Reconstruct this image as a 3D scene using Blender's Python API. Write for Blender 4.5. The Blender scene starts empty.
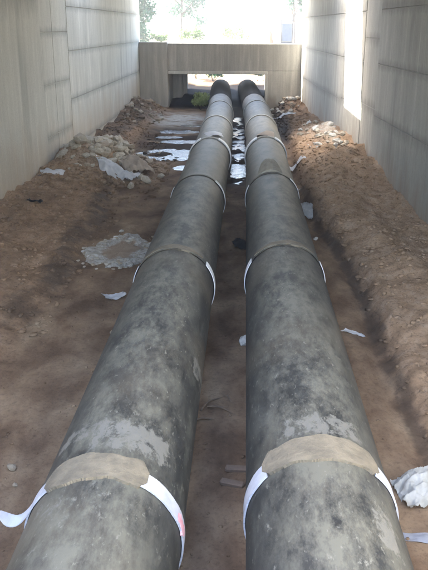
import bpy, bmesh, math, random
import numpy as np
from mathutils import Vector, Matrix, Euler
random.seed(11); RS = np.random.RandomState(5)
scene = bpy.context.scene
COL = scene.collection

# ------------------------------------------------------------------ camera
CAM = Vector((0.0, 0.0, 3.97))
PIT, YAW, ROLL = 0.3391, 0.0409, 0.0018
w = Vector((-math.sin(YAW)*math.cos(PIT), math.cos(YAW)*math.cos(PIT), -math.sin(PIT)))
r0 = Vector((math.cos(YAW), math.sin(YAW), 0)); u0 = r0.cross(w)
r = r0*math.cos(ROLL)+u0*math.sin(ROLL); u = u0*math.cos(ROLL)-r0*math.sin(ROLL)
cd = bpy.data.cameras.new('camera'); cam = bpy.data.objects.new('camera', cd); COL.objects.link(cam)
cam.matrix_world = Matrix(((r.x, u.x, -w.x, CAM.x), (r.y, u.y, -w.y, CAM.y), (r.z, u.z, -w.z, CAM.z), (0, 0, 0, 1)))
cd.sensor_fit = 'VERTICAL'; cd.sensor_height = 24; cd.lens = 732/570*24
cd.clip_start = 0.05; cd.clip_end = 3000
scene.camera = cam

# ------------------------------------------------------------------ sky, sun, exposure
TO_SUN = Vector((-1.3, 0.25, 1.0)).normalized()
EL = math.asin(TO_SUN.z); AZ = math.atan2(TO_SUN.x, TO_SUN.y)
world = bpy.data.worlds.new('World'); scene.world = world; world.use_nodes = True
wn = world.node_tree.nodes; wl = world.node_tree.links
sky = wn.new('ShaderNodeTexSky'); sky.sky_type = 'NISHITA'; sky.sun_disc = False
sky.sun_elevation = EL; sky.sun_rotation = AZ; sky.air_density = 1.0; sky.dust_density = 3.0; sky.ozone_density = 0.3
bg = wn['Background']; bg.inputs['Strength'].default_value = 0.15
wl.new(sky.outputs[0], bg.inputs['Color'])
sd = bpy.data.lights.new('sun', 'SUN'); sd.energy = 4.0; sd.angle = math.radians(0.5); sd.color = (1, 0.95, 0.88)
sun = bpy.data.objects.new('sun', sd); COL.objects.link(sun)
sun.rotation_euler = (-TO_SUN).to_track_quat('-Z', 'Y').to_euler(); sun.location = (-20, 10, 30)
scene.view_settings.view_transform = 'Standard'; scene.view_settings.look = 'None'
scene.view_settings.gamma = 1.0; scene.view_settings.use_curve_mapping = False
HAZE = .0023
scene.view_settings.exposure = 4.0
scene.render.engine = 'CYCLES'
try:
    scene.cycles.max_bounces = 6; scene.cycles.diffuse_bounces = 5
except Exception: pass

# ------------------------------------------------------------------ noise
_T = np.random.RandomState(3).rand(256, 256)
def vnoise(x, y):
    x = np.asarray(x, float); y = np.asarray(y, float)
    xi = np.floor(x).astype(int); yi = np.floor(y).astype(int); fx = x-xi; fy = y-yi
    fx = fx*fx*(3-2*fx); fy = fy*fy*(3-2*fy)
    a = _T[xi & 255, yi & 255]; b = _T[(xi+1) & 255, yi & 255]; c = _T[xi & 255, (yi+1) & 255]; d = _T[(xi+1) & 255, (yi+1) & 255]
    return (a*(1-fx)+b*fx)*(1-fy)+(c*(1-fx)+d*fx)*fy*1.0-0.5
def fbm(x, y, o=4):
    s = 0; a = 1.0
    for i in range(o):
        s = s+a*vnoise(x+17.3*i, y-9.1*i); x = x*2.03; y = y*2.03; a *= .5
    return s
def sst(a, b, x):
    t = np.clip((np.asarray(x, float)-a)/(b-a), 0, 1); return t*t*(3-2*t)

# ------------------------------------------------------------------ materials
def mat(name):
    m = bpy.data.materials.new(name); m.use_nodes = True
    return m, m.node_tree.nodes, m.node_tree.links, m.node_tree.nodes['Principled BSDF']
class NB:
    """small node helper"""
    def __init__(s, m): s.n = m.node_tree.nodes; s.l = m.node_tree.links
    def co(s, which='Object', scale=(1, 1, 1), rot=(0, 0, 0)):
        t = s.n.new('ShaderNodeTexCoord'); mp = s.n.new('ShaderNodeMapping')
        mp.inputs['Scale'].default_value = scale; mp.inputs['Rotation'].default_value = rot
        s.l.new(t.outputs[which], mp.inputs['Vector']); return mp.outputs[0]
    def pos(s, scale=(1, 1, 1)):
        t = s.n.new('ShaderNodeNewGeometry'); mp = s.n.new('ShaderNodeMapping'); mp.inputs['Scale'].default_value = scale
        s.l.new(t.outputs['Position'], mp.inputs['Vector']); return mp.outputs[0]
    def noise(s, vec, scale, detail=6, rough=.6, dist=0):
        t = s.n.new('ShaderNodeTexNoise'); t.inputs['Scale'].default_value = scale; t.inputs['Detail'].default_value = detail
        t.inputs['Roughness'].default_value = rough; t.inputs['Distortion'].default_value = dist
        s.l.new(vec, t.inputs['Vector']); return t.outputs['Fac']
    def ramp(s, fac, stops):
        t = s.n.new('ShaderNodeValToRGB'); e = t.color_ramp.elements
        while len(e) < len(stops): e.new(.5)
        for i, (p, c) in enumerate(stops):
            e[i].position = p; e[i].color = (c, c, c, 1) if not hasattr(c, '__len__') else (*c, 1)
        s.l.new(fac, t.inputs[0]); return t.outputs[0]
    def mix(s, fac, a, b, mode='MIX'):
        t = s.n.new('ShaderNodeMix'); t.data_type = 'RGBA'; t.blend_type = mode; t.clamp_factor = True
        for inp, v in ((0, fac), (6, a), (7, b)):
            if isinstance(v, (int, float)): t.inputs[inp].default_value = v
            elif isinstance(v, tuple): t.inputs[inp].default_value = (*v, 1)
            else: s.l.new(v, t.inputs[inp])
        return t.outputs[2]
    def math(s, op, a, b=0.0):
        t = s.n.new('ShaderNodeMath'); t.operation = op
        for i, v in enumerate((a, b)):
            if isinstance(v, (int, float)): t.inputs[i].default_value = v
            else: s.l.new(v, t.inputs[i])
        return t.outputs[0]
    def sep(s, vec):
        t = s.n.new('ShaderNodeSeparateXYZ'); s.l.new(vec, t.inputs[0]); return t.outputs
    def attr(s, name):
        t = s.n.new('ShaderNodeAttribute'); t.attribute_name = name; return t.outputs['Fac']
    def bump(s, h, bsdf, strength=.5, dist=.02):
        t = s.n.new('ShaderNodeBump'); t.inputs['Strength'].default_value = strength; t.inputs['Distance'].default_value = dist
        s.l.new(h, t.inputs['Height']); s.l.new(t.outputs[0], bsdf.inputs['Normal'])
    def mr(s, v, a, b, c=0., d=1.):
        t = s.n.new('ShaderNodeMapRange'); s.l.new(v, t.inputs[0])
        for i, k in enumerate((a, b, c, d)): t.inputs[i+1].default_value = k
        return t.outputs[0]

def m_concrete(name, light, dark, streak=1.0, brown=(.36, .27, .175), base_h=1.6, seam=0.5):
    m, n, l, b = mat(name); q = NB(m)
    p = q.pos()
    big = q.noise(q.pos((1, 1, .7)), .55, 5, .6)
    st = q.noise(q.pos((5, 5, .35)), 1.0, 5, .65)
    st2 = q.noise(q.pos((22, 22, .5)), 1.0, 3, .6)
    fine = q.noise(p, 28, 4, .6)
    c = q.mix(q.ramp(big, [(.3, 0.), (.7, 1.)]), dark, light)
    c = q.mix(q.ramp(st, [(.38, .75*streak), (.6, 0.)]), c, tuple(x*.62 for x in dark))
    c = q.mix(q.ramp(st2, [(.42, .30*streak), (.55, 0.)]), c, tuple(x*.8 for x in dark))
    c = q.mix(q.ramp(st, [(.58, 0.), (.75, .5)]), c, tuple(min(1, x*1.35) for x in light))
    c = q.mix(q.ramp(fine, [(.3, .18), (.55, 0.)]), c, (.08, .08, .075))
    run = q.math('MULTIPLY', q.ramp(q.noise(q.pos((1.6, 1.6, .06)), 1.0, 4, .6), [(.5, 0.), (.62, 1.)]), q.ramp(q.noise(q.pos((1, 1, .5)), .9, 5, .65), [(.4, 0.), (.65, .55)]))
    c = q.mix(run, c, tuple(x*.55 for x in dark))
    # earth splash stain along the foot of the wall, ragged upper edge
    z = q.sep(p)[2]
    zz = q.math('ADD', z, q.mr(q.noise(q.pos((1, 1, .3)), 1.1, 5, .65), .2, .8, -.8, .8))
    c = q.mix(q.mr(zz, 0.0, base_h, .75, 0.), c, brown)
    # leak marks next to the construction joints
    if seam:
        g = q.n.new('ShaderNodeTexCoord').outputs['Generated']; gz = q.sep(g)[2]
        e = q.math('MINIMUM', gz, q.math('SUBTRACT', 1.0, gz))
        e = q.math('ADD', e, q.mr(q.noise(q.pos((3, 3, 1)), 1.5, 4, .6), .25, .75, -.05, .06))
        c = q.mix(q.mr(e, .015, .13, seam, 0.), c, tuple(x*.38 for x in dark))
    l.new(c, b.inputs['Base Color']); b.inputs['Roughness'].default_value = .88
    h = q.math('ADD', q.math('MULTIPLY', st2, .8), q.math('MULTIPLY', fine, .5))
    q.bump(h, b, .35, .02)
    return m
M = {}
M['wall_l'] = m_concrete('board_marked_concrete', (.57, .56, .50), (.46, .455, .405), .28)
M['wall_r'] = m_concrete('weathered_concrete', (.45, .45, .41), (.32, .322, .292), .42, (.24, .18, .12), .9)
M['wall_b'] = m_concrete('rough_grey_concrete', (.50, .475, .435), (.38, .36, .325), .6, (.28, .23, .18), .4, 0)
M['lip'] = m_concrete('pale_trowelled_concrete', (.66, .64, .6), (.56, .54, .5), .3, (.3, .25, .2), .3, 0)
M['deck'] = m_concrete('deck_concrete', (.42, .41, .39), (.34, .33, .31), .3, (.3, .3, .3), .01, 0)

def m_soil(name, clod=False):
    m, n, l, b = mat(name); q = NB(m); p = q.pos()
    big = q.noise(q.pos((1, .6, 1)), .8, 6, .6, .4); mid = q.noise(q.pos((1, .7, 1)), 4.5, 6, .65); fine = q.noise(p, 22, 8, .75)
    dry = q.ramp(mid, [(.25, (.15, .096, .06)), (.5, (.265, .172, .106)), (.75, (.37, .265, .185))])
    c = q.mix(q.ramp(big, [(.35, .55), (.6, 0.)]), dry, (.11, .075, .052))
    tan = q.ramp(mid, [(.25, (.225, .148, .09)), (.5, (.36, .245, .155)), (.78, (.48, .37, .27))])
    c = q.mix(q.attr('tan'), c, tan)
    c = q.mix(q.attr('floor'), c, q.ramp(q.noise(q.pos((1, .6, 1)), 1.5, 9, .6, .2), [(.30, (.085, .055, .036)), (.45, (.16, .105, .068)), (.58, (.235, .163, .106)), (.72, (.34, .255, .17))]))
    c = q.mix(q.attr('pale'), c, q.ramp(mid, [(.3, (.30, .28, .25)), (.7, (.52, .50, .46))]))
    wetn = q.math('ADD', q.attr('wet'), q.mr(q.noise(p, 2.4, 5, .6), .3, .7, -.3, .3))
    wet = q.mr(wetn, .35, .7, 0., 1.)
    c = q.mix(q.math('MULTIPLY', wet, .62), c, (.040, .031, .025))
    c = q.mix(q.attr('mud_shade'), c, (.007, .007, .008))  # wet mud by the pipes; inside the opening it is painted shade
    c = q.mix(q.attr('grass'), c, (.05, .085, .025))
    c = q.mix(q.math('MULTIPLY', q.ramp(fine, [(.34, .65), (.5, 0.)]), q.math('SUBTRACT', 1.0, q.math('MULTIPLY', q.attr('floor'), .35))), c, (.05, .037, .028))
    c = q.mix(q.math('MULTIPLY', q.ramp(fine, [(.62, 0.), (.78, .45)]), q.math('SUBTRACT', 1.0, q.attr('mud_shade'))), c, (.38, .31, .24))
    l.new(c, b.inputs['Base Color'])
    l.new(q.mr(wet, 0, 1, .95, .7), b.inputs['Roughness'])
    h = q.math('ADD', q.math('MULTIPLY', mid, .6), q.math('MULTIPLY', fine, .5))
    q.bump(h, b, .7 if not clod else .5, .03)
    return m
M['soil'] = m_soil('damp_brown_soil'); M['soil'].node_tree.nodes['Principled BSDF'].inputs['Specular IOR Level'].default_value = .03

def m_pipe(name, far, smears=()):
    m, n, l, b = mat(name); q = NB(m)
    p = q.co('Object')
    a = q.noise(q.co('Object', (3.0, 1.15, 3.0), (0, 0, .3)), 1.2, 9, .72, .5)
    s = q.noise(q.co('Object', (3.4, 1.5, 3.4), (0, 0, -.3)), 1.2, 8, .70, .5)
    f = q.noise(q.co('Object', (1, .45, 1)), 24, 5, .7); big = q.noise(p, .7, 4, .55)
    base = q.ramp(a, [(.32, (.012, .012, .0115)), (.5, (.027, .027, .025)), (.66, (.060, .059, .052))])
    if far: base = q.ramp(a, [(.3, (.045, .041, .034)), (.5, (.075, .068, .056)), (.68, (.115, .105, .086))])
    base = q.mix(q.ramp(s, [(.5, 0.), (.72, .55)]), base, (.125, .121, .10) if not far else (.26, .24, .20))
    base = q.mix(q.ramp(s, [(.28, .5), (.45, 0.)]), base, (.035, .037, .038))
    base = q.mix(q.ramp(big, [(.5, 0.), (.75, .5)]), base, (.14, .112, .075))
    # pale dust lying on the upward side, in blotches
    g = q.n.new('ShaderNodeNewGeometry').outputs['Normal']; nz = q.sep(g)[2]
    du = q.math('MULTIPLY', q.mr(nz, .45, 1.0, 0., 1.), q.ramp(q.noise(q.co('Object', (1, .42, 1)), 4.0, 9, .76), [(.42, 0.), (.60, .85)]))
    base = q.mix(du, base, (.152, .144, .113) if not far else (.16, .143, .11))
    base = q.mix(q.ramp(f, [(.60, 0.), (.70, .6)]), base, (.24, .23, .195))
    # mortar slurry smeared beside the joints: (y, half width, angle window on the crown)
    for (yc, hw, xc, xw, thr) in smears:
        px, py, pz = q.sep(q.pos())
        my = q.mr(q.math('ABSOLUTE', q.math('SUBTRACT', py, yc)), hw*.35, hw, 1., 0.)
        mx = q.mr(q.math('ABSOLUTE', q.math('SUBTRACT', px, xc)), xw*.6, xw, 1., 0.)
        k = q.math('MULTIPLY', my, mx)
        k = q.math('ADD', k, q.mr(q.noise(q.co('Object', (1, .6, 1)), 9, 8, .76, .3), .2, .8, -.9, .9))
        base = q.mix(q.mr(k, thr, thr+.25, 0., .85), base, (.165, .158, .138))
    # mud along the foot of the pipe
    z = q.sep(q.pos())[2]
    zz = q.math('ADD', z, q.mr(q.noise(p, 3, 4, .6), .25, .75, -.12, .12))
    base = q.mix(q.mr(zz, .08, .32, .8, 0.), base, (.15, .11, .08))
    l.new(base, b.inputs['Base Color']); b.inputs['Roughness'].default_value = .62
    h = q.math('ADD', q.math('MULTIPLY', s, .7), q.math('MULTIPLY', f, .35))
    q.bump(h, b, .4, .012)
    return m
M['pipe_l'] = m_pipe('dusty_dark_pipe_coating', False, [(4.78, .34, -.82, .42, .75), (4.9, .22, -1.1, .4, .8), (6.6, .35, -.43, .06, .75), (4.0, .5, -1.1, .4, 1.1)])
M['pipe_r'] = m_pipe('dusty_dark_pipe_coating_smeared', False, [(5.0, .3, .62, .42, .8), (3.9, .4, .93, .1, .85), (9.95, .4, .6, .4, 1.0)])
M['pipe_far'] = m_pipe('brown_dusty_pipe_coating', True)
def m_plain(name, col, col2=None, scale=8, rough=.8, bump=.3, dist=.01, spec=None):
    m, n, l, b = mat(name); q = NB(m)
    col2 = col2 or tuple(x*.6 for x in col)
    f = q.noise(q.co('Object'), scale, 6, .65)
    c = q.mix(q.ramp(f, [(.35, 0.), (.65, 1.)]), col2, col)
    l.new(c, b.inputs['Base Color']); b.inputs['Roughness'].default_value = rough
    q.bump(f, b, bump, dist)
    return m
M['black'] = m_plain('black_bitumen', (.010, .010, .011), (.005, .005, .006), 5, .8)
M['black'].node_tree.nodes['Principled BSDF'].inputs['Specular IOR Level'].default_value = .06
M['tape'] = m_plain('white_joint_tape', (.50, .51, .575), (.37, .38, .43), 6, .55, .6, .01)
M['mortar'] = m_plain('grey_brown_mortar', (.205, .172, .122), (.125, .106, .078), 7, .95, 1.0, .03)
M['mortar_pale'] = m_plain('pale_mortar_smear', (.40, .38, .34), (.27, .26, .235), 14, .92, .6, .01)
M['lump'] = m_plain('grey_mortar_lump', (.36, .335, .275), (.24, .222, .18), 8, .95, .8, .02)
M['red'] = m_plain('red_dye_stain', (.62, .22, .28), (.68, .42, .48), 12, .6)
M['stone'] = m_plain('grey_rubble_stone', (.46, .41, .33), (.31, .27, .21), 6, .92, .7, .02)
M['stone2'] = m_plain('tan_rubble_stone', (.36, .29, .21), (.24, .19, .135), 6, .92, .7, .02)
M['stone3'] = m_plain('pale_rubble_stone', (.56, .54, .50), (.40, .385, .35), 6, .92, .7, .02)
M['slab'] = m_plain('pale_broken_concrete', (.47, .455, .42), (.30, .285, .255), 9, .9, .8, .02)
M['paper'] = m_plain('white_paper', (.82, .82, .83), (.70, .71, .73), 5, .7, .2)
M['cloth'] = m_plain('off_white_sacking', (.70, .69, .66), (.50, .49, .45), 7, .85, .4)
M['cream'] = m_plain('cream_board', (.66, .56, .46), (.50, .42, .34), 5, .8, .4)
M['plastic'] = m_plain('grey_white_plastic', (.62, .65, .68), (.40, .42, .44), 5, .4, .3)
M['dark'] = m_plain('dark_rag', (.03, .03, .035), (.02, .02, .02), 9, .9)
M['twig'] = m_plain('dry_twig', (.20, .14, .09), (.12, .085, .06), 20, .9)
M['brick'] = m_plain('brown_brick', (.17, .115, .082), (.12, .085, .062), 12, .92, .6)
M['bark'] = m_plain('grey_brown_bark', (.12, .09, .065), (.07, .055, .04), 14, .95, .8)
M['orange'] = m_plain('orange_plastic', (.40, .09, .03), (.30, .07, .025), 5, .6)
M['steel'] = m_plain('grey_steel', (.03, .033, .04), (.02, .025, .03), 9, .7)
M['panel'] = m_plain('pale_blue_sheet', (.07, .09, .12), (.055, .07, .10), 4, .8)
def m_leaf(name, c1, c2):
    m, n, l, b = mat(name); q = NB(m)
    f = q.noise(q.pos(), 1.1, 3, .6); f2 = q.noise(q.pos(), 9, 2, .5)
    c = q.mix(q.ramp(f, [(.35, 0.), (.65, 1.)]), c1, c2); c = q.mix(q.ramp(f2, [(.5, 0.), (.7, .5)]), c, tuple(x*1.5 for x in c2))
    l.new(c, b.inputs['Base Color']); b.inputs['Roughness'].default_value = .6
    t = n.new('ShaderNodeBsdfTranslucent'); l.new(c, t.inputs['Color'])
    mx = n.new('ShaderNodeMixShader'); mx.inputs[0].default_value = .45
    l.new(b.outputs[0], mx.inputs[1]); l.new(t.outputs[0], mx.inputs[2]); l.new(mx.outputs[0], n['Material Output'].inputs[0])
    return m
M['leaf'] = m_leaf('green_leaf', (.022, .085, .042), (.034, .11, .055))
M['leaf3'] = m_leaf('lime_leaf', (.22, .28, .09), (.32, .38, .15))
M['leaf2'] = m_leaf('light_green_leaf', (.07, .12, .035), (.11, .17, .05))
def m_water():
    m, n, l, b = mat('muddy_water'); q = NB(m)
    p = q.pos()
    pale_patch = q.math('MULTIPLY', q.ramp(q.noise(p, 5.5, 6, .75, 1.2), [(.50, 0.), (.62, 1.)]), q.ramp(q.noise(p, 1.3, 3, .5), [(.40, 0.), (.6, .9)]))  # uneven near-white patches mixed into the water colour
    c = q.mix(pale_patch, (.035, .036, .036), (.60, .62, .64))
    l.new(c, b.inputs['Base Color']); l.new(q.mr(pale_patch, 0, 1, .16, .6), b.inputs['Roughness'])
    b.inputs['IOR'].default_value = 1.33
    q.bump(q.noise(q.pos((1, 1, 1)), 9, 4, .6, .5), b, .5, .03)
    return m
M['water'] = m_water()

# ------------------------------------------------------------------ mesh helpers
def link(name, me, material, parent=None, loc=None, rot=None, smooth=False):
    o = bpy.data.objects.new(name, me); COL.objects.link(o)
    if material is not None and len(me.materials) == 0: me.materials.append(material)
    if parent: o.parent = parent
    if loc is not None: o.location = loc
    if rot is not None: o.rotation_euler = rot
    if smooth: me.polygons.foreach_set('use_smooth', [True]*len(me.polygons))
    return o
def mesh(name, v, f):
    me = bpy.data.meshes.new(name); me.from_pydata([tuple(map(float, x)) for x in v], [], [tuple(map(int, x)) for x in f]); me.update(); return me
def tag(o, label=None, cat=None, group=None, kind=None):
    for k, v in (('label', label), ('category', cat), ('group', group), ('kind', kind)):
        if v: o[k] = v
    return o
def empty(name, loc=(0, 0, 0), rz=0):
    o = bpy.data.objects.new(name, None); COL.objects.link(o); o.location = loc; o.rotation_euler = (0, 0, rz); o.empty_display_size = .3; return o
def box_mesh(name, x0, x1, y0, y1, z0, z1, bev=.012, seg=1):
    bm = bmesh.new(); bmesh.ops.create_cube(bm, size=1)
    for vv in bm.verts:
        vv.co = Vector((x0 if vv.co.x < 0 else x1, y0 if vv.co.y < 0 else y1, z0 if vv.co.z < 0 else z1))
    if bev: bmesh.ops.bevel(bm, geom=bm.edges[:], offset=bev, segments=seg, affect='EDGES', profile=.5)
    bmesh.ops.recalc_face_normals(bm, faces=bm.faces[:])
    me = bpy.data.meshes.new(name); bm.to_mesh(me); bm.free(); return me

# ------------------------------------------------------------------ pipe centre lines (needed by the ground too)
D = 1.1; R = .55; AX = .53
XL, XR = -.952, .603
TL, TR, SP = 4.282, 4.576, 5.338
BLK = 34.7
def pipe_x(x0, y):
    return x0 + float(np.interp(y, [0, 24, 31.3, 36.6, 41, 44.6, 60], [0, 0, -.09, -.24, -.38, -.50, -.9]))

# ------------------------------------------------------------------ ground
def wall_rx(y): return 2.8+.04*(38.5-np.asarray(y, float))
def trench_x(y): return np.interp(y, [4, 6.8, 8.8, 10.7, 12.7, 15.2, 19, 23, 30, 38], [1.75, 1.86, 1.84, 1.87, 1.82, 1.6, 1.5, 1.5, 1.55, 1.6])
_fr = random.Random(8)
FEET = [(-2.0-.16*(k % 2)-.10*k+_fr.uniform(-.05, .05), 5.2+.62*k, .2+_fr.uniform(-.2, .2)) for k in range(11)]+[(1.5+.14*(k % 2), 6.2+.6*k, _fr.uniform(-.15, .15)) for k in range(6)]+[(_fr.uniform(-4.2, -1.9), _fr.uniform(5, 13), _fr.uniform(0, 3)) for k in range(14)]
def gh(x, y, rough=True):
    x = np.asarray(x, float); y = np.asarray(y, float)
    z = 0.035*fbm(x*.6, y*.6, 3)
    inside = (x > -5.6) & (x < wall_rx(y)+.3) & (y < 38.6)
    # right bank
    tx = trench_x(y)+.16*fbm(y*1.3, y*.0+3, 3)+.05*fbm(x*4, y*4, 2)
    hb = np.interp(y, [0, 6, 10, 14, 18, 22, 25, 29, 33, 38.5], [.22, .26, .34, .42, .52, .62, .62, .42, .3, .34])
    rise = sst(0, .28, x-tx)*.55+sst(.2, 1.1, x-tx)*.45
    dip = sst(.55, 1.5, x-tx)*np.interp(y, [8, 15, 18, 20], [.5, .6, .35, 0.])
    bank = hb*rise*(1-dip)
    bank = bank*(1+.55*fbm(x*1.1+5, y*1.1, 3))
    gul = -.07*np.exp(-((x-tx+.08)/.12)**2)
    # left bank
    lx = np.interp(y, [2, 6, 9, 12, 15, 18, 24, 30, 38], [-3.4, -3.1, -2.9, -2.95, -3.0, -3.1, -3.7, -4.0, -4.2])+.25*fbm(y*.9, y*0, 3)
    lb = (sst(0, .45, lx-x)*np.interp(y, [3, 8, 12, 17, 25], [.03, .08, .16, .2, .12])+sst(.6, 2.0, lx-x)*np.interp(y, [5, 16, 20, 24, 38], [.1, .1, .3, .2, .2]))*(1+.8*fbm(x*1.3, y*1.3, 3))
    heap = .60*np.exp(-(((x+4.25)/1.05)**2+((y-21.4)/1.7)**2)**1.2)
    farl = .55*np.exp(-((x+5.0)/.8)**2-((y-35.5)/3.2)**2)+.25*np.exp(-((x+4.6)/.8)**2-((y-29)/3)**2)
    farr = .35*np.exp(-((x-2.2)/.7)**2-((y-37)/1.4)**2)
    # puddle hollows
    pA = -.10*np.exp(-(((x+2.55)/1.15)**2+((y-24.3)/1.25)**2)**2)+(.085+.14*fbm(x*2.2, y*2.2, 3))*np.exp(-(((x+2.5)/.8)**2+((y-24.25)/.62)**2)**2)
    pB = -.08*np.exp(-(((x+2.9)/1.1)**2+((y-29.8)/.6)**2)**2)
    pC = -.08*np.exp(-(((x+1.85)/.35)**2+((y-21.9)/.45)**2)**2)
    pB = pB+(-.075+.12*fbm(x*2.4, y*2.4, 3))*(np.exp(-(((x+2.3)/.85)**2+((y-27.1)/.5)**2)**2)+np.exp(-(((x+2.9)/.5)**2+((y-28.2)/.4)**2)**2)+np.exp(-(((x+2.2)/.6)**2+((y-31.8)/.5)**2)**2))
    mid = (-.072+.16*fbm(x*2.2+3, y*2.0, 3)+.10*fbm(x*5, y*4.5, 2))*np.exp(-((x+.17)/.34)**4)*sst(18.6, 20.2, y)*(1-sst(34, 36, y))
    ins = bank+gul*sst(5, 8, y)*(1-sst(20, 24, y))+lb+heap+farl+farr+pA+pB+pC+mid
    z = z*np.where(x > tx, 1.6, 1)+np.where(inside, ins, 0)
    if rough:
        k = np.where((x > tx-.05) | (x < lx+.1), 1.0, .45)
        z = z+k*(.05*fbm(x*3.1, y*3.1, 4)+(.018+.03*(x > tx))*fbm(x*9, y*9, 3))*np.where((y < 60) & (np.abs(x) < 12), 1, 0)
    # outside: dark bank behind the cross wall then slope up to the road
    out = (.42*np.exp(-((x+3.0)/.75)**2-((y-40.3)/.8)**2)+.3*np.exp(-((x-.95)/.3)**2-((y-40)/.8)**2))*(1+1.2*fbm(x*1.6, y*1.6, 3))+sst(39.0, 41.0, y)*.25+sst(41.5, 60, y)*2.3+.25*fbm(x*.25, y*.25, 3)*sst(41, 46, y)
    z = z+out
    for (fx_, fy_, fa_) in FEET:
        u_ = (x-fx_)*math.cos(fa_)+(y-fy_)*math.sin(fa_); v_ = -(x-fx_)*math.sin(fa_)+(y-fy_)*math.cos(fa_)
        d_ = (u_/.055)**2+(v_/.15)**2
        z = z-.016*np.exp(-d_**2)+.007*np.exp(-(d_-1.7)**2*2)
    # keep clear of the pipes' undersides
    for x0 in (XL, XR):
        px = x0+np.interp(y, [0, 24, 31.3, 36.6, 41, 44.6, 60], [0, 0, -.09, -.24, -.38, -.50, -.9])
        near = np.exp(-((x-px)/.42)**4)*(y < 44)
        z = z*(1-near)+np.minimum(z, .0)*near
    return z
def axis(parts):
    a = [np.arange(s, e, d) for s, e, d in parts]; return np.concatenate(a)
xs = axis([(-400, -100, 100), (-100, -20, 16), (-20, -6, 2), (-6, 4.4, .06), (4.4, 10, .8), (10, 30, 4), (30, 100, 14), (100, 401, 100)])
ys = axis([(-200, -20, 30), (-20, 3, 1.5), (3, 14, .06), (14, 24, .075), (24, 39, .1), (39, 62, .35), (62, 100, 4), (100, 301, 25), (350, 501, 50)])
X, Y = np.meshgrid(xs, ys); Z = gh(X, Y)
nx, ny = len(xs), len(ys)
V = np.stack([X.ravel(), Y.ravel(), Z.ravel()], 1)
i = np.arange((ny-1)*(nx-1)); rr = i//(nx-1); cc = i % (nx-1); a = rr*nx+cc
F = np.stack([a, a+1, a+nx+1, a+nx], 1)
me = bpy.data.meshes.new('ground'); me.vertices.add(len(V)); me.vertices.foreach_set('co', V.ravel())
me.loops.add(F.size); me.loops.foreach_set('vertex_index', F.ravel().astype(np.int32))
me.polygons.add(len(F)); me.polygons.foreach_set('loop_start', (np.arange(len(F))*4).astype(np.int32)); me.polygons.foreach_set('loop_total', np.full(len(F), 4, np.int32))
me.update(calc_edges=True); me.validate()
def zones(x, y):
    tx = trench_x(y); wr = wall_rx(y)
    lx = np.interp(y, [2, 6, 9, 12, 15, 18, 24, 30, 38], [-3.4, -3.1, -2.9, -2.95, -3.0, -3.1, -3.7, -4.0, -4.2])+.25*fbm(y*.9, y*0, 3)
    ins = (y < 39)
    tan = sst(-.05, .35, x-tx)*np.interp(y, [5, 12, 20, 28, 33], [.55, .75, 1, .7, .1])*ins
    tan = np.maximum(tan, .55*np.exp(-((x+4.2)/1.4)**2-((y-20)/2.6)**2))
    tan = np.maximum(tan, .5*sst(-4.6, -5.4, x)*ins*(y < 24))
    tan = np.maximum(tan, .8*sst(43, 46, y))
    floor = sst(-.2, .1, x-lx)*sst(.15, -.1, x-tx)*ins*np.interp(y, [5, 30, 38], [1, 1, .8])
    wet = .75*np.exp(-((x-tx)/.13)**2)*sst(4, 7, y)*(1-sst(17, 22, y))
    wet = np.maximum(wet, .62*np.exp(-((x-lx+.25)/.38)**2)*sst(8, 10, y)*(1-sst(19, 21, y)))
    wet = np.maximum(wet, .62*np.exp(-(((x+2.5)/1.5)**2+((y-24.2)/1.8)**2)**2))
    wet = np.maximum(wet, .6*np.exp(-(((x+2.9)/1.3)**2+((y-29.8)/.9)**2)**2))
    wet = np.maximum(wet, .75*np.exp(-((x+.17)/.45)**4)*sst(17, 20, y)*ins)
    wet = np.maximum(wet, .22*np.exp(-((x+.17)/.3)**4)*ins)
    wet = np.maximum(wet, .75*np.exp(-((x-1.55)/.5)**2)*sst(24, 29, y)*ins)
    wet = np.maximum(wet, .6*sst(-4.0, -4.4, x)*sst(25, 27, y)*ins)
    wet = np.maximum(wet, 1.1*sst(37.9, 38.8, y)*(1-sst(44.5, 46.5, y+.8*fbm(x*.7, y*.7, 2))))  # darkens the opening's floor as well, part of its painted shade
    pale = .75*np.exp(-((x-2.75)/.4)**2-((y-25.5)/2.2)**2)+.5*np.exp(-((x+4.3)/.9)**2-((y-21.8)/1.3)**2)
    pale = np.maximum(pale, .95*np.exp(-(((x+2.9)/1.3)**2+((y-33.6)/2.8)**2)**2))
    pale = pale*np.clip(1+1.6*fbm(x*2.5, y*2.5, 3), 0, 1.3)
    mud_shade = sst(38.5, 39.3, y+.5*fbm(x*1.5, y*1.5, 3))*(1-sst(46.2, 47.2, y+1.2*fbm(x*.9, y*.9, 3)))  # shade under the culvert roof painted into the soil as near-black
    mud_shade = np.maximum(mud_shade, .75*np.exp(-((x+.17-np.interp(y, [24, 36], [0, -.2]))/.5)**4)*sst(18.5, 20.5, y)*(y < 39))
    mud_shade = np.maximum(mud_shade, .6*np.exp(-((x-1.6)/.45)**2)*sst(26, 30, y)*(y < 39))
    mud_shade = np.maximum(mud_shade, .62*np.exp(-(((x+2.55)/1.35)**2+((y-27.0)/4.6)**2)**3)*np.clip(1+1.5*fbm(x*.8, y*1.6, 3), 0, 1.2))
    grass = .6*sst(50, 56, y+3*fbm(x*.3, y*.3, 2))
    return dict(tan=np.clip(tan, 0, 1), floor=np.clip(floor, 0, 1), wet=np.clip(wet, 0, 1.2), pale=np.clip(pale, 0, 1), grass=np.clip(grass, 0, 1), mud_shade=np.clip(mud_shade, 0, 1))
def put_zones(me, x, y):
    for k, v in zones(x, y).items():
        at = me.attributes.new(k, 'FLOAT', 'POINT'); at.data.foreach_set('value', np.asarray(v, np.float32))
put_zones(me, V[:, 0], V[:, 1])
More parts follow.
